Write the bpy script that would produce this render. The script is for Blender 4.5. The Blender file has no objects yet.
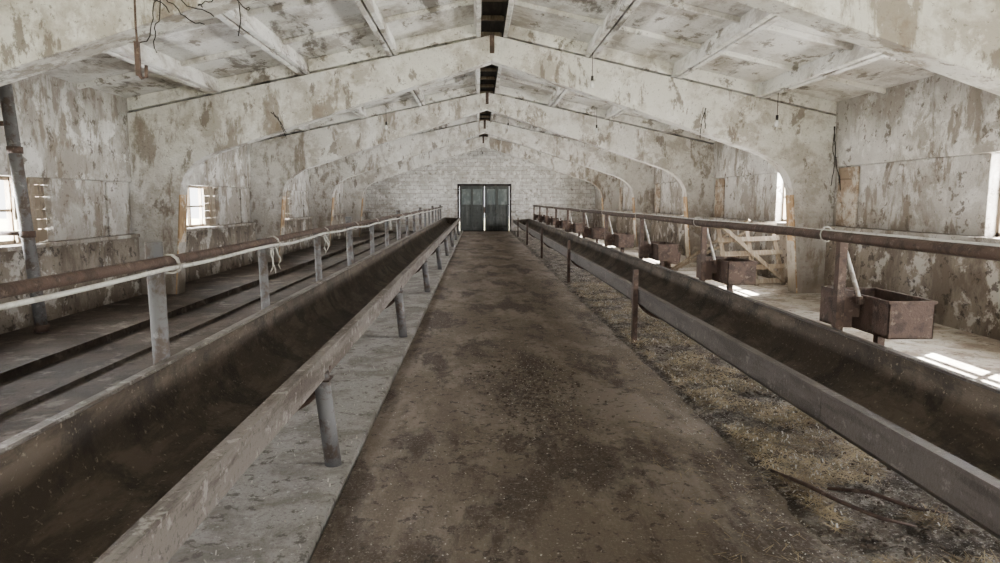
import bpy, bmesh, math, random
from mathutils import Vector, Matrix, noise
random.seed(7)
S=bpy.context.scene
COL=S.collection

# ------------------------------------------------------------------ materials
def N(nt,t,**k):
    n=nt.nodes.new(t)
    for a,b in k.items(): setattr(n,a,b)
    return n
def ramp(nt,fac,p0,p1,c0=(0,0,0,1),c1=(1,1,1,1)):
    r=N(nt,'ShaderNodeValToRGB'); e=r.color_ramp.elements
    e[0].position=p0; e[1].position=p1; e[0].color=c0; e[1].color=c1
    nt.links.new(fac,r.inputs[0]); return r.outputs[0]
def mix(nt,fac,a,b,mode='MIX'):
    m=N(nt,'ShaderNodeMix',data_type='RGBA',blend_type=mode)
    for sock,v in ((m.inputs[0],fac),(m.inputs[6],a),(m.inputs[7],b)):
        if isinstance(v,(float,int)): sock.default_value=v
        elif isinstance(v,tuple): sock.default_value=(*v,1) if len(v)==3 else v
        else: nt.links.new(v,sock)
    return m.outputs[2]
def surf(name,base,layers,rough=.85,metal=0,bump=.3,bscale=18,bdist=.02,brick=None,grime=None,top=None):
    """layers: (colour, noise scale or (sx,sy,sz), lo, hi, amount); grime=(colour,z_top,amount)"""
    m=bpy.data.materials.new(name); m.use_nodes=True; nt=m.node_tree
    b=nt.nodes['Principled BSDF']; b.inputs['Roughness'].default_value=rough; b.inputs['Metallic'].default_value=metal
    b.inputs['Specular IOR Level'].default_value=.3
    g=N(nt,'ShaderNodeNewGeometry'); col=base
    if brick:
        mp=N(nt,'ShaderNodeMapping'); mp.inputs['Rotation'].default_value=brick
        nt.links.new(g.outputs['Position'],mp.inputs[0])
        bt=N(nt,'ShaderNodeTexBrick'); bt.inputs['Scale'].default_value=1
        bt.inputs['Brick Width'].default_value=.40; bt.inputs['Row Height'].default_value=.2
        bt.inputs['Mortar Size'].default_value=.016
        bt.inputs['Color1'].default_value=(*base,1); bt.inputs['Color2'].default_value=(base[0]*.78,base[1]*.77,base[2]*.75,1)
        bt.inputs['Mortar'].default_value=(base[0]*.55,base[1]*.53,base[2]*.5,1)
        nt.links.new(mp.outputs[0],bt.inputs[0]); col=bt.outputs[0]
    for i,(c,sc,lo,hi,am) in enumerate(layers):
        mp=N(nt,'ShaderNodeMapping')
        mp.inputs['Scale'].default_value=sc if isinstance(sc,tuple) else (sc,sc,sc)
        mp.inputs['Location'].default_value=(i*3.7,i*1.3,i*5.1)
        nt.links.new(g.outputs['Position'],mp.inputs[0])
        nz=N(nt,'ShaderNodeTexNoise'); nz.inputs['Scale'].default_value=1; nz.inputs['Detail'].default_value=10
        nz.inputs['Roughness'].default_value=.70; nz.inputs['Distortion'].default_value=.25
        nt.links.new(mp.outputs[0],nz.inputs[0])
        f=ramp(nt,nz.outputs[0],lo,hi,(0,0,0,1),(am,am,am,1))
        col=mix(nt,f,col,c)
    def zgrime(c,z_a,z_b,am_a,am_b,amp,sc):
        sp=N(nt,'ShaderNodeSeparateXYZ'); nt.links.new(g.outputs['Position'],sp.inputs[0])
        mp=N(nt,'ShaderNodeMapping'); mp.inputs['Scale'].default_value=sc; nt.links.new(g.outputs['Position'],mp.inputs[0])
        nz=N(nt,'ShaderNodeTexNoise'); nz.inputs['Scale'].default_value=1; nz.inputs['Detail'].default_value=9; nz.inputs['Roughness'].default_value=.65
        nt.links.new(mp.outputs[0],nz.inputs[0])
        ma=N(nt,'ShaderNodeMath',operation='MULTIPLY_ADD'); nt.links.new(nz.outputs[0],ma.inputs[0]); ma.inputs[1].default_value=amp; ma.inputs[2].default_value=-amp/2
        ad=N(nt,'ShaderNodeMath',operation='ADD'); nt.links.new(ma.outputs[0],ad.inputs[0]); nt.links.new(sp.outputs[2],ad.inputs[1])
        mr=N(nt,'ShaderNodeMapRange'); nt.links.new(ad.outputs[0],mr.inputs[0])
        mr.inputs[1].default_value=z_a; mr.inputs[2].default_value=z_b; mr.inputs[3].default_value=am_a; mr.inputs[4].default_value=am_b
        return mix(nt,mr.outputs[0],col,c)
    if grime: col=zgrime(grime[0],0,grime[1],grime[2],0,2.6,(1.6,1.6,.5))
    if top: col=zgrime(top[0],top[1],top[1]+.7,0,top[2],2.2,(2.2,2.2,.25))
    if isinstance(col,tuple): b.inputs['Base Color'].default_value=(*col,1)
    else: nt.links.new(col,b.inputs['Base Color'])
    nz=N(nt,'ShaderNodeTexNoise'); nz.inputs['Scale'].default_value=bscale; nz.inputs['Detail'].default_value=8
    nz.inputs['Roughness'].default_value=.7
    nt.links.new(g.outputs['Position'],nz.inputs[0])
    bp=N(nt,'ShaderNodeBump'); bp.inputs['Strength'].default_value=bump; bp.inputs['Distance'].default_value=bdist
    nt.links.new(nz.outputs[0],bp.inputs['Height']); nt.links.new(bp.outputs[0],b.inputs['Normal'])
    return m
M={}
GR=(.165,.130,.095)
M['frame']=surf('whitewashed_concrete',(.66,.645,.61),[((.38,.345,.30),1.5,.48,.58,.8),((.77,.76,.735),3,.53,.59,.7),((.17,.14,.11),(3.2,3.2,1.4),.57,.61,.8),((.19,.148,.108),(1.2,1.2,.5),.55,.60,.75),((.12,.10,.08),22,.59,.64,.6)],bump=1,bdist=.04,bscale=14,grime=(GR,2.4,.88))
M['slab']=surf('ceiling_slab_concrete',(.68,.67,.64),[((.36,.33,.29),1.2,.47,.58,.85),((.79,.78,.755),(2,.6,2),.5,.59,.7),((.18,.155,.125),(3.4,1.6,3.4),.565,.61,.85),((.105,.088,.07),(1.3,.4,1.3),.55,.61,.85),((.13,.11,.09),22,.59,.64,.6)],bump=.9)
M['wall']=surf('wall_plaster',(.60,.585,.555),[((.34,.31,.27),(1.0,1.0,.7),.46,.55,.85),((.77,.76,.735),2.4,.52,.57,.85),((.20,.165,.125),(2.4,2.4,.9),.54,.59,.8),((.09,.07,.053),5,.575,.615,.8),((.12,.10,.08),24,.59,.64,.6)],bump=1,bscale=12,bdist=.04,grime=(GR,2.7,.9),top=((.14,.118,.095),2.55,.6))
M['plinth']=surf('lower_wall_concrete',(.215,.183,.148),[((.10,.078,.058),(1.5,1.5,.8),.45,.56,.85),((.46,.435,.40),2.0,.53,.58,.75),((.040,.031,.024),6,.56,.60,.8)],bump=1,bscale=12,bdist=.04)
M['brick']=surf('whitewashed_block_masonry',(.62,.61,.585),[((.38,.35,.315),(1.5,1.5,2.5),.49,.57,.75),((.77,.76,.735),3.5,.52,.58,.7),((.17,.145,.115),6,.57,.62,.8)],bump=1,bdist=.05,bscale=7,brick=(math.pi/2,0,0),grime=(GR,1.6,.7))
M['brick_y']=surf('bare_brick',(.27,.20,.14),[((.50,.46,.40),2,.46,.54,.8),((.12,.09,.07),9,.55,.62,.7)],bump=.6,brick=(math.pi/2,0,math.pi/2))
M['edge']=surf('ochre_edge_strip',(.40,.27,.15),[((.24,.155,.085),(5,5,2),.46,.55,.85),((.58,.52,.44),4,.53,.59,.8)],bump=.6)  # thin ochre strip laid on the lower inner face of each column
M['aisle']=surf('aisle_dirt_concrete',(.148,.116,.088),[((.255,.215,.178),(1.3,.6,1),.48,.57,.75),((.058,.042,.031),(1.9,.8,1),.50,.58,.85),((.37,.335,.295),34,.60,.64,.6),((.030,.022,.017),12,.565,.61,.7),((.23,.20,.17),70,.55,.60,.55)],bump=1,bscale=34,bdist=.025)
M['strip']=surf('kerb_concrete',(.28,.265,.245),[((.155,.138,.12),2.5,.46,.57,.85),((.46,.445,.42),26,.59,.64,.7),((.075,.063,.052),12,.56,.61,.8),((.13,.117,.10),60,.53,.59,.55)],bump=1,bscale=26)
M['dirt']=surf('dry_dung_soil',(.135,.108,.083),[((.29,.26,.222),8,.50,.56,.75),((.055,.040,.029),4,.47,.55,.9),((.43,.395,.345),55,.56,.60,.7),((.034,.025,.018),30,.55,.60,.75)],bump=1,bscale=50,bdist=.05)
M['stall']=surf('stall_floor_dung_stained',(.066,.050,.038),[((.030,.022,.016),1.4,.45,.56,.85),((.16,.138,.113),2,.55,.62,.7),((.020,.015,.012),9,.56,.62,.7)],bump=1,bscale=14)
M['stallr']=surf('dusty_stall_floor',(.42,.385,.335),[((.21,.168,.13),1.6,.47,.56,.85),((.55,.52,.47),4,.54,.62,.6),((.09,.07,.05),9,.56,.61,.75)],bump=.9,bscale=14)
M['trough_in']=surf('rusty_trough_steel',(.052,.039,.029),[((.105,.082,.061),(4,1,4),.48,.57,.8),((.022,.017,.013),2.5,.5,.60,.8),((.24,.205,.155),38,.60,.64,.65)],rough=.78,metal=.0,bump=.6,bscale=40)
M['band']=surf('weathered_steel_band',(.165,.145,.128),[((.070,.053,.042),(7,1.2,7),.47,.57,.85),((.33,.31,.285),12,.56,.61,.7),((.038,.029,.024),40,.56,.61,.6)],rough=.6,metal=.15,bump=.3,bscale=40)
M['band_dark']=surf('dark_steel_band',(.068,.056,.049),[((.035,.027,.022),(7,1.2,7),.47,.57,.85),((.155,.137,.122),14,.57,.63,.6)],rough=.6,metal=.05,bump=.3,bscale=40)
M['rust']=surf('rusted_pipe',(.080,.051,.039),[((.036,.024,.018),8,.48,.58,.8),((.175,.132,.103),18,.57,.63,.65)],rough=.65,metal=.15,bump=.3,bscale=50)
M['post']=surf('grey_painted_post',(.115,.112,.113),[((.065,.045,.033),8,.48,.57,.85),((.24,.235,.225),14,.57,.64,.6)],rough=.6,metal=.15,bump=.2,bscale=50)
M['plastic']=surf('dusty_white_pipe',(.55,.54,.50),[((.28,.25,.21),9,.5,.60,.7)],rough=.5,bump=.05)
M['strut']=surf('galvanised_strut',(.36,.34,.31),[((.15,.10,.07),9,.5,.60,.8)],rough=.5,metal=.1,bump=.05)
M['wood']=surf('old_wood',(.19,.148,.106),[((.32,.28,.22),(18,2,3),.48,.62,.7),((.06,.043,.03),(9,9,2),.55,.65,.7)],bump=.4,bscale=30)
M['dark']=surf('dark_boards',(.022,.019,.017),[((.08,.068,.055),(6,1,6),.5,.65,.6)],bump=.3)
M['door']=surf('weathered_dark_metal_door',(.048,.052,.048),[((.10,.105,.097),(8,8,1),.5,.62,.6),((.022,.022,.020),5,.55,.64,.7)],rough=.6,bump=.3)
M['pane']=surf('dirty_door_glass',(.08,.098,.094),[((.20,.22,.21),(3,3,1.5),.48,.6,.7)],rough=.3,bump=.1)
M['straw']=surf('straw',(.33,.26,.155),[((.13,.092,.05),3,.45,.55,.85)],bump=0)
M['straw2']=surf('pale_chaff',(.48,.45,.395),[((.25,.22,.18),5,.45,.6,.7)],bump=0)
M['clod']=surf('dung_clod',(.068,.050,.037),[((.22,.19,.155),12,.48,.58,.8)],bump=.8,bscale=30)
M['rag']=surf('dusty_rag',(.42,.40,.36),[((.20,.175,.15),20,.5,.6,.7)],bump=.3)
M['ground']=surf('outside_ground',(.34,.33,.26),[((.22,.25,.12),.4,.45,.6,.7)],bump=.3)
def glassmat():
    m=bpy.data.materials.new('bulb_glass'); m.use_nodes=True; b=m.node_tree.nodes['Principled BSDF']
    b.inputs['Base Color'].default_value=(.8,.8,.78,1); b.inputs['Roughness'].default_value=.15
    b.inputs['Alpha'].default_value=.8; return m
M['glass']=glassmat()

# ------------------------------------------------------------------ mesh builder
class B:
    def __init__(s): s.bm=bmesh.new(); s.mats=[]
    def mi(s,m):
        if m not in s.mats: s.mats.append(m)
        return s.mats.index(m)
    def face(s,vs,m,smooth=False):
        try:
            f=s.bm.faces.new(vs); f.material_index=s.mi(m); f.smooth=smooth; return f
        except ValueError: return None
    def box(s,x0,x1,y0,y1,z0,z1,m,mat4=None):
        p=[Vector(c) for c in ((x0,y0,z0),(x1,y0,z0),(x1,y1,z0),(x0,y1,z0),(x0,y0,z1),(x1,y0,z1),(x1,y1,z1),(x0,y1,z1))]
        if mat4: p=[mat4@q for q in p]
        v=[s.bm.verts.new(q) for q in p]
        for q in ((3,2,1,0),(4,5,6,7),(0,1,5,4),(1,2,6,5),(2,3,7,6),(3,0,4,7)): s.face([v[i] for i in q],m)
    def beam(s,a,b,w,h,m):
        a=Vector(a);b=Vector(b);d=b-a;L=d.length
        q=d.to_track_quat('Y','Z'); mt=Matrix.Translation(a)@q.to_matrix().to_4x4()
        s.box(-w/2,w/2,0,L,-h/2,h/2,m,mt)
    def tube(s,pts,r,m,n=12,cap=True):
        pts=[Vector(p) for p in pts]; rings=[]
        for i,p in enumerate(pts):
            d=(pts[min(i+1,len(pts)-1)]-pts[max(i-1,0)]).normalized()
            up=Vector((0,0,1)) if abs(d.z)<.9 else Vector((0,1,0))
            x=d.cross(up).normalized(); y=x.cross(d).normalized()
            rr=r[i] if isinstance(r,(list,tuple)) else r
            rings.append([s.bm.verts.new(p+(x*math.cos(2*math.pi*k/n)+y*math.sin(2*math.pi*k/n))*rr) for k in range(n)])
        for a,b in zip(rings,rings[1:]):
            for k in range(n): s.face([a[k],a[(k+1)%n],b[(k+1)%n],b[k]],m,True)
        if cap: s.face(rings[0][::-1],m); s.face(rings[-1],m)
    def prism(s,poly,y0,y1,m):
        a=[s.bm.verts.new((x,y0,z)) for x,z in poly]; b=[s.bm.verts.new((x,y1,z)) for x,z in poly]
        n=len(poly); s.face(a,m); s.face(b[::-1],m)
        for i in range(n): s.face([a[i],b[i],b[(i+1)%n],a[(i+1)%n]],m)
    def done(s,name,bevel=0,parent=None):
        bmesh.ops.recalc_face_normals(s.bm,faces=s.bm.faces)
        me=bpy.data.meshes.new(name); s.bm.to_mesh(me); s.bm.free()
        for k in s.mats: me.materials.append(M[k])
        o=bpy.data.objects.new(name,me); COL.objects.link(o)
        if bevel:
            md=o.modifiers.new('bev','BEVEL'); md.width=bevel; md.segments=2; md.limit_method='ANGLE'
        if parent: o.parent=parent
        return o

# ------------------------------------------------------------------ dimensions
XL,XR,XC=-5.9,6.26,.25
Y0,YE=-5,35.7
FR=[-.4,5.6,11.6,17.6,23.6,29.6]
ZE,ZR=3.08,4.40
def ztop(x):
    return ZE+(ZR-ZE)*((x-XL)/(XC-XL) if x<XC else (XR-x)/(XR-XC))

# ------------------------------------------------------------------ floor
b=B(); b.box(XL-.35,XR+.35,Y0-1,YE+.3,-.5,-.06,'stall')
b.box(2.95,XR,Y0,YE,-.06,.0,'stallr')
b.box(-3.6,-1.76,Y0,YE,-.06,.015,'stall')
b.box(-3.72,-3.6,Y0,YE,-.06,.05,'stall')
b.box(XL,-4.5,Y0,YE,-.06,.03,'stall')
b.done('floor')
b=B(); b.box(-.78,1.70,Y0,YE,-.06,.0,'aisle'); b.done('feed_aisle_slab')
b=B()
y=Y0
while y<YE:
    b.box(-1.75,-.79,y+.008,min(y+3,YE)-.008,-.06,.035,'strip'); y+=3
b.done('concrete_kerb',.012)
b=B(); nx,ny=48,1100
vs=[[None]*(ny+1) for _ in range(nx+1)]
for i in range(nx+1):
    for j in range(ny+1):
        x=1.66+(3.05-1.66)*i/nx; y=.6+35*(j/ny)**1.9
        e=min(i,nx-i)/6; e=min(1,e)
        h=(noise.fractal(Vector((x*4,y*4,0)),1,2,4)*.025+abs(noise.fractal(Vector((x*22,y*22,3)),1,2,3))*.022+.015)*e+.002-(1-e)*.01
        vs[i][j]=b.bm.verts.new((x+ .09*noise.fractal(Vector((y*1.7,2,i*.05)),1,2,4),y,h))
for i in range(nx):
    for j in range(ny): b.face([vs[i][j],vs[i+1][j],vs[i+1][j+1],vs[i][j+1]],'dirt',True)
b.done('dried_dung_bed')
b=B(); b.box(-60,60,-40,80,-.7,-.52,'ground'); b.done('outside_ground')

# ------------------------------------------------------------------ walls
def wall(name,xin,sgn,wins,zw0,zw1):
    b=B(); T=.32; x1=xin+sgn*T
    lo,hi=min(xin,x1),max(xin,x1)
    pin=xin-sgn*.10
    b.box(min(pin,x1),max(pin,x1),Y0,YE,-.4,zw0,'plinth')
    b.box(min(pin-sgn*.03,x1),max(pin-sgn*.03,x1),Y0,YE,zw0-.06,zw0-.002,'wall')
    ys=Y0
    for (a,c) in wins:
        b.box(lo,hi,ys,a,zw0,zw1,'wall'); ys=c
    b.box(lo,hi,ys,YE,zw0,zw1,'wall')
    q=xin-sgn*.05
    edges=[Y0]+[f+.12 for f in FR]+[YE]
    for a,c in zip(edges,edges[1:]):
        b.box(min(q,x1),max(q,x1),a+.01,c-.01,zw1,ZE+.35,'wall')
    b.box(lo,hi,Y0,YE,zw1,ZE+.4,'wall')
    for f in FR:
        b.box(min(xin-sgn*.04,xin),max(xin-sgn*.04,xin),f-.75,f-.15,zw0,zw1-.02,'brick_y' if sgn>0 else 'wall')
    return b.done(name,.012)
WL=[(f+2.1,f+3.9) for f in FR]
WR=[(f+.7,f+2.3) for f in FR]; WR[1]=(6.15,8.05); WR[0]=(.5,2.3)
wall('wall_left',XL,-1,WL,1.08,1.95)
wall('wall_right',XR,1,WR,1.20,2.22)
b=B(); dx0,dx1,dz=-1.08,1.78,2.5
b.box(XL-.3,dx0,YE,YE+.35,-.4,dz,'brick'); b.box(dx1,XR+.3,YE,YE+.35,-.4,dz,'brick')
b.prism([(XL-.3,dz),(XR+.3,dz),(XR+.3,ZE+.4),(XC,ZR+.6),(XL-.3,ZE+.4)],YE,YE+.35,'brick')
b.done('wall_back')
b=B()
b.box(dx0+.0,dx0+.1,YE-.05,YE+.1,0,dz,'dark'); b.box(dx1-.1,dx1+.0,YE-.05,YE+.1,0,dz,'dark'); b.box(dx0,dx1,YE-.05,YE+.1,dz-.12,dz,'dark')
mid=(dx0+dx1)/2
b.box(dx0,dx1,YE+.0,YE+.12,-.06,.03,'dark')
for a,c in ((dx0+.11,mid-.006),(mid+.006,dx1-.11)):
    b.box(a,c,YE+.03,YE+.05,.03,dz-.12,'door')
    m=(a+c)/2
    for x in (a+.06,m,c-.06): b.box(x-.06,x+.06,YE-.02,YE+.03,.05,dz-.13,'door')
    for z in (.12,.85,1.35,2.28): b.box(a,c,YE-.015,YE+.03,z-.06,z+.06,'door')
    for u,v in ((a+.12,m-.06),(m+.06,c-.12)): b.box(u,v,YE+.01,YE+.03,1.41,2.22,'pane')
b.box(mid-.04,mid+.04,YE-.05,YE-.02,.95,1.3,'rust')
b.done('door_1',.005)

# windows
wi=1
def window(xin,sgn,a,c,z0,z1,boards,P):
    global wi
    b=B(); x0=xin+sgn*.14; x1=xin+sgn*.2; lo,hi=min(x0,x1),max(x0,x1)
    f=.05
    b.box(lo,hi,a,a+f,z0,z1,'wood'); b.box(lo,hi,c-f,c,z0,z1,'wood')
    b.box(lo,hi,a,c,z0,z0+f,'wood'); b.box(lo,hi,a,c,z1-f,z1,'wood')
    n=3 if sgn<0 else 2
    for i in range(1,n):
        y=a+(c-a)*i/n; b.box(lo,hi,y-.02,y+.02,z0,z1,'wood')
    b.box(lo,hi,a,c,(z0+z1)/2-.018,(z0+z1)/2+.018,'wood')
    xb=xin+sgn*.08
    if boards:
        ya,yc=boards; z=z0+.02
        while z<z1-.08:
            h=random.uniform(.12,.17)
            b.box(min(xb,xb+sgn*.025),max(xb,xb+sgn*.025),ya+random.uniform(-.05,.02),yc,z,min(z+h,z1),'wood'); z+=h+random.uniform(.004,.015)
        b.box(min(xb-sgn*.03,xb),max(xb-sgn*.03,xb),(ya+yc)/2-.05,(ya+yc)/2+.05,z0,z1,'wood')
    b.done('window_%d'%wi); wi+=1
    L=bpy.data.lights.new('daylight','AREA'); L.shape='RECTANGLE'; L.size=c-a; L.size_y=z1-z0
    L.energy=P; L.color=(.99,.99,.99); o=bpy.data.objects.new('window_daylight',L); COL.objects.link(o)
    o.location=(xin+sgn*.45,(a+c)/2,(z0+z1)/2)
    o.rotation_euler=Vector((-sgn,0,0)).to_track_quat('-Z','Z').to_euler()
for i,(a,c) in enumerate(WL): window(XL,-1,a,c,1.08,1.95,(a+1.2,c-.02),860)
for i,(a,c) in enumerate(WR): window(XR,1,a,c,1.20,2.22,None,940)

# ------------------------------------------------------------------ portal frames
def frame(y):
    b=B(); w=.15
    def half(sgn,xo,xi,kx,kz):
        P=[(xo,-.3),(xo,ZE),(XC,ZR),(XC,ZR-.42)]
        p0=Vector((kx,kz)); p2=Vector((xi,1.72)); sl=(ZR-.42-kz)/(XC-kx)
        p1=Vector((xi-sgn*.02,kz+sl*(xi-kx)))
        P.append((kx,kz))
        for t in (.15,.3,.45,.6,.75,.9,1):
            q=p0*(1-t)**2+p1*2*t*(1-t)+p2*t*t; P.append((q.x,q.y))
        xb=xi+sgn*.16
        P.append((xb,-.3))
        b.prism(P,y,y+w*2,'frame')
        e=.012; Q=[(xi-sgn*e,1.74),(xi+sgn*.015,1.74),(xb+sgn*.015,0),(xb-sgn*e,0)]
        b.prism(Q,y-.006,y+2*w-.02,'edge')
    half(-1,XL,-5.06,-4.45,2.45); half(1,XR,5.52,4.8,2.5)
    b.box(XC-.04,XC+.04,y-.015,y+w*2+.015,ZR-.30,ZR+.02,'rust')
    return b.done('concrete_arch_frame',.008)
for f in FR: frame(f)

# ------------------------------------------------------------------ ceiling slabs
b=B()
bays=[(Y0,FR[0]+.15)]+[(FR[i]+.15,FR[i+1]+.15) for i in range(len(FR)-1)]+[(FR[-1]+.15,YE+.3)]
for side in (-1,1):
    xe=XL if side<0 else XR
    ang=math.atan2(ZR-ZE,abs(XC-xe))
    ux=Vector((side*math.cos(ang),0,-math.sin(ang))); uz=Vector((side*math.sin(ang),0,math.cos(ang)))
    mt=Matrix(((ux.x,0,uz.x,XC),(0,1,0,0),(ux.z,0,uz.z,ZR+.005),(0,0,0,1)))
    for (ya,yb) in bays:
        for k in range(4):
            s0=.19+k*1.52; s1=s0+1.49
            dz=random.uniform(0,.012)
            if k==3: s1=s0+1.75
            b.box(s0,s0+.07,ya+.01,yb-.01,dz,.30,'slab',mt); b.box(s1-.07,s1,ya+.01,yb-.01,dz,.30,'slab',mt)
            b.box(s0+.07,s1-.07,ya+.01,yb-.01,.23+dz,.30,'slab',mt)
            for e in (ya+.01,yb-.13): b.box(s0+.07,s1-.07,e,e+.12,.03+dz,.23+dz,'slab',mt)
            n=4
            for j in range(1,n):
                yy=ya+(yb-ya)*j/n; b.box(s0+.07,s1-.07,yy-.03,yy+.03,.16+dz,.23+dz,'slab',mt)
    b.box(.1,6.9,Y0,YE+.35,.305,.37,'dark',mt)  # plate added over the slabs to block light through their joints
b.box(XC-.45,XC+.45,Y0,YE+.35,ZR+.31,ZR+.44,'dark')
y=Y0
while y<YE:
    b.box(XC-.2,XC+.2,y,y+.1,ZR+.22,ZR+.29,'wood'); y+=1.1
b.done('ceiling',.008)

# ------------------------------------------------------------------ troughs
def trough(xa,za,xo,zo,depth,posts,band_h,sgn,posttop,BM):
    b=B(); n=18
    secs=[]; y=-2.6
    while y<34.8:
        secs.append((y,min(y+3.0,34.8))); y+=3.0
    def prof(off):
        P=[]
        cx=(xa+xo)/2; hw=abs(xo-xa)/2
        for k in range(n+1):
            t=math.pi*k/n; zz=za+(zo-za)*k/n
            P.append((cx+(xa-cx)*math.cos(t)*(1+off/hw),zz-(depth+off)*math.sin(t)**.9))
        return P
    pi,po=prof(0),prof(.012)
    for (ya,yb) in secs:
        nn=4
        A=[[b.bm.verts.new((x,ya+(yb-ya)*j/nn,z)) for x,z in pi] for j in range(nn+1)]
        C=[[b.bm.verts.new((x,ya+(yb-ya)*j/nn,z)) for x,z in po] for j in range(nn+1)]
        for j in range(nn):
            for k in range(n):
                b.face([A[j][k],A[j][k+1],A[j+1][k+1],A[j+1][k]],'trough_in',True)
                b.face([C[j][k],C[j+1][k],C[j+1][k+1],C[j][k+1]],BM,True)
            for kk in (0,n): b.face([A[j][kk],A[j+1][kk],C[j+1][kk],C[j][kk]],BM)
    for j in (0,-1):
        ya=secs[j][0] if j==0 else secs[j][1]
        v=[b.bm.verts.new((x,ya,z)) for x,z in pi]; b.face(v,'trough_in')
    xs=xa+sgn*(-.012)
    for (ya,yb) in secs:
        b.box(min(xs,xs-sgn*.02),max(xs,xs-sgn*.02),ya+.002,yb-.002,za-band_h+.01,za+.02,BM)
        b.box(min(xs-sgn*.03,xs+sgn*.03),max(xs-sgn*.03,xs+sgn*.03),ya+.002,yb-.002,za+.015,za+.027,BM)
        xq=xo+sgn*.012
        b.box(min(xq,xq+sgn*.05),max(xq,xq+sgn*.05),ya+.002,yb-.002,zo-.06,zo+.012,BM)
    for p in posts:
        if posttop:
            b.box(xs-.075,xs-.022,p-.035,p+.035,-.05,posttop,'rust')
            b.box(xs-.082,xs-.068,p-.05,p+.05,za-.16,za+.03,'rust')
        else:
            b.tube([(xa+.06,p,-.02),(xa+.0,p-.02,za-.1)],.05,'post',14)
            b.box(xs-.03,xs+.05,p-.08,p+.04,za-.145,za-.135,'rust')
        b.box(min(xo,xo+sgn*.06),max(xo,xo+sgn*.06),p+.05,p+.12,-.05,zo-.05,'rust')
        b.tube([(x,p+.08,z) for x,z in prof(.03)][1:-1],.018,'rust',8)
    return b.done('feed_trough')
trough(-.95,.72,-1.68,.76,.38,[.1+3.87*i for i in range(0,9)],.14,-1,None,'band')
trough(1.86,.62,2.62,.68,.34,[1.9+5.62*i for i in range(0,6)],.15,1,.86,'band_dark')

# ------------------------------------------------------------------ railings
def sag(x,z,ya,yb,step,amp,wob):
    P=[];y=ya
    while y<=yb:
        t=((y-ya)%step)/step
        P.append((x+wob*noise.noise(Vector((y*.8,x,0))),y,z-amp*4*t*(1-t)+wob*noise.noise(Vector((y*.9,7,x))))); y+=step/6
    return P
b=B(); XP=-1.80
LP=[3.74+1.9*i for i in range(-3,16)]
for i,p in enumerate(LP):
    lean=random.uniform(-.03,.03)
    b.tube([(XP+.02,p,-.03),(XP+lean*.4,p+lean,1.42 if i%3==0 else 1.33)],.045 if i%3==0 else .036,'post',16)
b.tube([(XP+.055,y,1.315+.008*math.sin(y)) for y in [-2+1.3*i for i in range(28)]],.028,'rust',12)
b.tube(sag(XP+.085,1.272,-2,34.3,1.9,.012,.02),.012,'plastic',8)
for p in LP:
    for k in range(3):
        r=.05; c=Vector((XP+.055,p+.05+k*.012,1.29))
        b.tube([c+Vector((r*1.2*math.cos(t*math.pi/5),.004*t,r*1.1*math.sin(t*math.pi/5))) for t in range(11)],.005,'rag',6)
for p in (LP[2]+.0,LP[4],LP[5],LP[8]):
    for k in range(3):
        P=[];x,y,z=XP+.07,p+.03*k,1.27
        for t in range(7):
            P.append((x,y,z)); z-=random.uniform(.02,.05); x+=random.uniform(-.015,.02); y+=random.uniform(-.02,.02)
        b.tube(P,[.007,.009,.007,.006,.007,.006,.003],'rag',6)
b.done('tether_railing')
b=B(); XQ=2.78
RP=[5.0+3.13*i for i in range(-2,10)]
for p in RP:
    b.box(XQ-.03,XQ+.03,p-.03,p+.03,-.03,1.36,'rust')
b.tube([(XQ-.02,y,1.37+.006*math.sin(y*1.3)) for y in [-2+1.3*i for i in range(28)]],.038,'rust',14)
b.tube(sag(XQ+.02,1.410,-2,34.3,3.13,.004,.006),.010,'plastic',8)
for p in RP: b.tube([(XQ-.02+.05*math.cos(t*math.pi/5),p+.2,1.38+.06*math.sin(t*math.pi/5)) for t in range(11)],.006,'rag',6)
b.done('tether_railing')

def drinker(p):
    b=B(); x0,x1=XQ+.2,XQ+.54; ya,yb=p-.32,p+.42; z0,z1=.64,.91; t=.012
    b.box(x0,x1,ya,yb,z0,z0+t,'rust')
    b.box(x0,x0+t,ya,yb,z0,z1,'rust'); b.box(x1-t,x1,ya,yb,z0,z1,'rust')
    b.box(x0,x1,ya,ya+t,z0,z1,'rust'); b.box(x0,x1,yb-t,yb,z0,z1,'rust')
    for x in (x0-.012,x1-.012): b.box(x,x+.024,ya-.01,yb+.01,z1-.01,z1+.012,'rust')
    for y in (ya-.012,yb-.012): b.box(x0,x1,y,y+.024,z1-.01,z1+.012,'rust')
    b.box(XQ+.03,x0,p+.05,p+.09,.74,.92,'rust'); b.box(XQ+.035,XQ+.14,p+.04,p+.34,.66,.95,'rust')
    b.box((x0+x1)/2-.03,(x0+x1)/2+.03,p+.02,p+.08,-.02,z0,'rust')
    b.tube([(XQ+.035,p+.06,1.34),(XQ+.14,p-.05,.88)],.017,'strut',10)
    b.tube([(XQ+.13,p-.05,.92),(XQ+.14,p-.05,.86)],.024,'rust',10)
    b.done('drinking_box',.003)
for p in RP[2:]: drinker(p)

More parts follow.
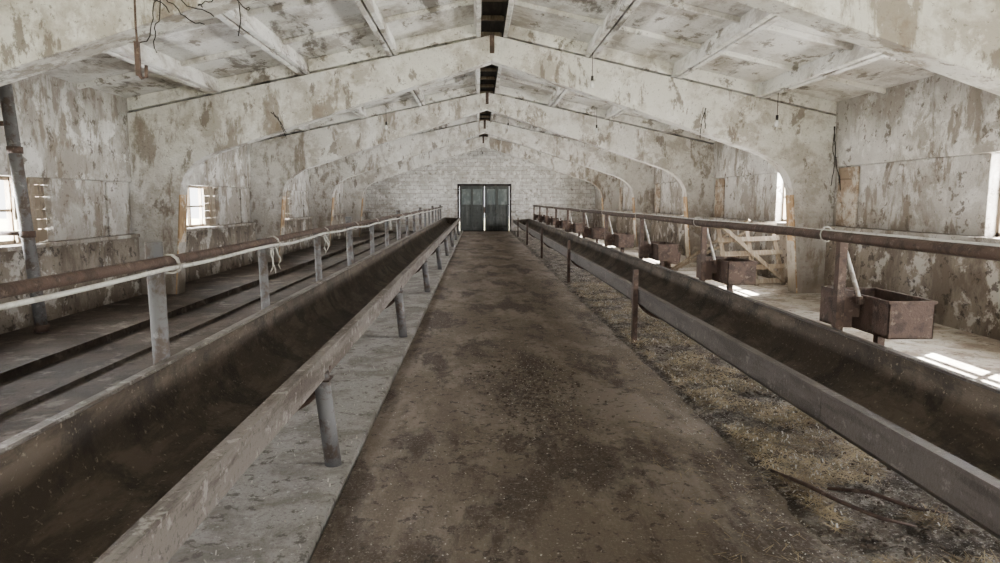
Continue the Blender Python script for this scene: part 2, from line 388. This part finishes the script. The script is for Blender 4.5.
# ------------------------------------------------------------------ clutter
b=B()
GX=Matrix.Translation((4.62,12.15,.06))@Matrix.Rotation(math.radians(12),4,'Z')@Matrix.Rotation(math.radians(-22),4,'X')
def gb(u0,v0,u1,v1,w=.09,t=.03,off=0):
    d=math.hypot(u1-u0,v1-v0); a=math.atan2(v1-v0,u1-u0)
    m=GX@Matrix.Translation((u0,off,v0))@Matrix.Rotation(-a,4,'Y')
    b.box(0,d,-t/2,t/2,-w/2,w/2,'wood',m)
for v in (.06,.34,.62,.90,1.18): gb(-.02,v,1.32,v+.02)
for u in (.06,.66,1.24): gb(u,0,u,1.26,.08,.04,.036)
gb(.08,1.2,1.22,.05,.08,.03,-.032)
b.done('wooden_gate')
b=B(); b.beam((4.15,14.6,.02),(5.5,13.4,1.25),.09,.05,'wood'); b.beam((4.35,14.9,.02),(5.7,13.9,1.0),.09,.05,'wood'); b.beam((4.3,14.7,.2),(4.6,14.85,.15),.05,.07,'wood')
b.done('leaning_planks')
b=B()
b.tube([(4.55,15.6,0),(4.6,15.6,.42)],.2,'rust',20); b.tube([(4.6,15.6,.42),(4.6,15.6,.44)],.21,'rust',20)
b.done('metal_bucket')
b=B(); q=lambda z:-5.36-.065*z
b.tube([(q(0),8.25,.0),(q(1.2),8.25,1.2),(q(3),8.25,3.0)],.07,'post',18)
b.tube([(q(1.25),8.25,1.25),(-5.78,8.25,1.25)],.03,'rust',10); b.tube([(q(2.55),8.25,2.55),(-5.83,8.25,2.55)],.03,'rust',10)
for z in (.05,1.2,2.2): b.tube([(q(z),8.25,z),(q(z),8.25,z+.08)],.084,'rust',18)
b.done('drain_pipe')
b=B()
b.tube([(-2.66,5.5,3.2),(-2.665,5.5,3.0),(-2.66,5.5,2.84)],.009,'rust',8)
b.box(-2.68,-2.645,5.48,5.51,2.62,2.88,'rust'); b.tube([(-2.665,5.495,2.64),(-2.64,5.495,2.60),(-2.605,5.495,2.61),(-2.60,5.495,2.70)],.014,'rust',8)
b.done('iron_hook')
def wire(name,c,n,spread,drop,r=.005):
    b=B()
    for i in range(n):
        P=[];x,y,z=c[0]+random.uniform(-spread,spread)*.3,c[1],c[2]
        a=random.uniform(0,6.28)
        for t in range(14):
            P.append((x,y,z)); a+=random.uniform(-.9,.9)
            x+=spread*.18*math.cos(a); z-=drop/14*random.uniform(.1,2)-.02*math.sin(a); y+=.02*math.sin(a*2)
        b.tube(P,r,'dark',6)
    b.done(name)
wire('hanging_wire',(-2.5,5.5,3.3),5,.22,.25)
wire('hanging_wire',(-2.0,5.5,3.35),3,.15,.3)
wire('hanging_wire',(3.9,11.5,3.2),2,.08,.6,.008)
wire('hanging_wire',(6.1,11.45,2.9),3,.06,.9,.008)
wire('hanging_wire',(-3.4,11.45,3.1),2,.12,.35,.007)
def bulb(x,y):
    b=B(); z=ztop(x)-.05
    b.tube([(x,y,z+.1),(x,y,z-.32)],.006,'dark',6)
    b.tube([(x,y,z-.30),(x,y,z-.38)],.022,'dark',12)
    b.tube([(x,y,z-.38),(x,y,z-.41),(x,y,z-.45),(x,y,z-.48),(x,y,z-.495)],[.014,.028,.034,.026,.006],'glass',14)
    b.done('hanging_bulb')
for x,y in ((4.9,11.0),(1.9,11.3),(-2.2,16.5),(2.9,16.5),(.9,20)): bulb(x,y)
b=B(); b.tube([(.25,YE-.02,4.1),(.25,YE-.3,4.15),(.25,YE-.4,4.0)],.02,'post',8); b.tube([(.25,YE-.4,4.02),(.25,YE-.4,3.95),(.25,YE-.4,3.8)],[.03,.14,.18],'plastic',16)
b.done('wall_lamp')
def litter(name,spec):
    b=B()
    for (n,xa,xb,ya,yb,z,m,l0,l1,w,pw) in spec:
        gauss=(xb-xa)<.7 and z==0 and ya>4
        for _ in range(n):
            if gauss: x=random.gauss((xa+xb)/2,.22); y=random.gauss((ya+yb)/2,.75)
            else: x=random.uniform(xa,xb); y=ya+(yb-ya)*random.random()**pw
            if z>=.02 and noise.noise(Vector((x*2.2,y*2.2,5)))<-.12: continue
            a=random.uniform(0,math.pi); l=random.uniform(l0,l1)/2; ww=w*random.uniform(.6,1.3)/2
            dx,dy=math.cos(a),math.sin(a); t=random.uniform(-.012,.02)
            if z<.02: t=random.uniform(-.002,.004)
            zz=z+random.uniform(.003,.008)
            if z>=.03: zz=z+random.uniform(0,.025)
            v=[b.bm.verts.new(q) for q in ((x-dx*l-dy*ww,y-dy*l+dx*ww,zz),(x-dx*l+dy*ww,y-dy*l-dx*ww,zz),(x+dx*l+dy*ww,y+dy*l-dx*ww,zz+t),(x+dx*l-dy*ww,y+dy*l+dx*ww,zz+t))]
            b.face(v,m)
    return b.done(name)
litter('straw_litter',[
 (30000,1.74,2.95,1.6,13,.03,'straw',.04,.16,.0035,1.9),
 (7000,1.74,2.95,1.6,16,.03,'straw2',.005,.018,.008,1.7),
 (1500,1.45,1.80,1.6,14,.0,'straw2',.004,.012,.006,1.3),
 (1800,1.10,1.80,1.6,14,.0,'straw',.02,.09,.003,1.3),
 (1500,-.7,1.5,1.6,15,.0,'straw2',.004,.011,.007,1.3),
 (900,-.7,1.5,1.6,13,.0,'clod',.006,.020,.012,1.3),
 (450,.2,.8,4.8,6.8,.0,'straw2',.006,.018,.009,1),
 (700,.2,.8,4.4,6.8,.0,'clod',.02,.05,.012,1),
 (600,-1.7,-.8,1.8,12,.036,'straw2',.005,.014,.007,1.2),
 (600,3.0,5.8,3.5,16,.0,'straw',.03,.12,.005,1.2)])
b=B()
for _ in range(1900):
    k=random.random()
    if k<.75: x=random.uniform(1.72,2.9); z=.02; y=1.8+10*random.random()**1.5; r=random.uniform(.005,.022)
    else: x=random.gauss(.45,.22); z=0; y=random.gauss(5.6,.7); r=random.uniform(.004,.018)
    mt=Matrix.Translation((x,y,z+r*.4))@Matrix.Rotation(random.random()*6,4,'Z')@Matrix.Diagonal((1,random.uniform(.6,1.3),.6,1))
    g=bmesh.ops.create_icosphere(b.bm,subdivisions=1,radius=r,matrix=mt)
    for v in g['verts']: v.co+=Vector((random.uniform(-1,1),random.uniform(-1,1),random.uniform(-1,1)))*r*.2
b.mi('clod'); b.done('dung_clods')
b=B()
for P in ([(1.74,3.75,.05),(1.83,3.5,.07),(1.90,3.3,.07),(2.02,3.12,.06),(2.16,3.05,.05)],[(1.95,3.5,.05),(2.12,3.4,.07),(2.26,3.22,.06),(2.42,3.18,.05)]):
    b.tube(P,[.009,.013,.012,.011,.005] if len(P)==5 else [.008,.012,.010,.005],'rust',8)
b.done('dry_branch')

# ------------------------------------------------------------------ light, world, camera
W=bpy.data.worlds.new('World'); S.world=W; W.use_nodes=True
bg=W.node_tree.nodes['Background']; bg.inputs[0].default_value=(.98,.988,1,1); bg.inputs[1].default_value=6.3
sd=bpy.data.lights.new('sun','SUN'); sd.energy=240; sd.angle=.01; sd.color=(1,.95,.87)
so=bpy.data.objects.new('sun',sd); COL.objects.link(so)
so.rotation_euler=Vector((-1.25,-.85,-1.25)).to_track_quat('-Z','Y').to_euler(); so.location=(20,20,30)
cd=bpy.data.cameras.new('camera'); cd.lens=24; cd.sensor_width=36; cd.clip_start=.05
co=bpy.data.objects.new('camera',cd); COL.objects.link(co)
co.location=(0,0,1.65); co.rotation_euler=(math.radians(90-6.97),0,math.radians(-1.89))
S.camera=co
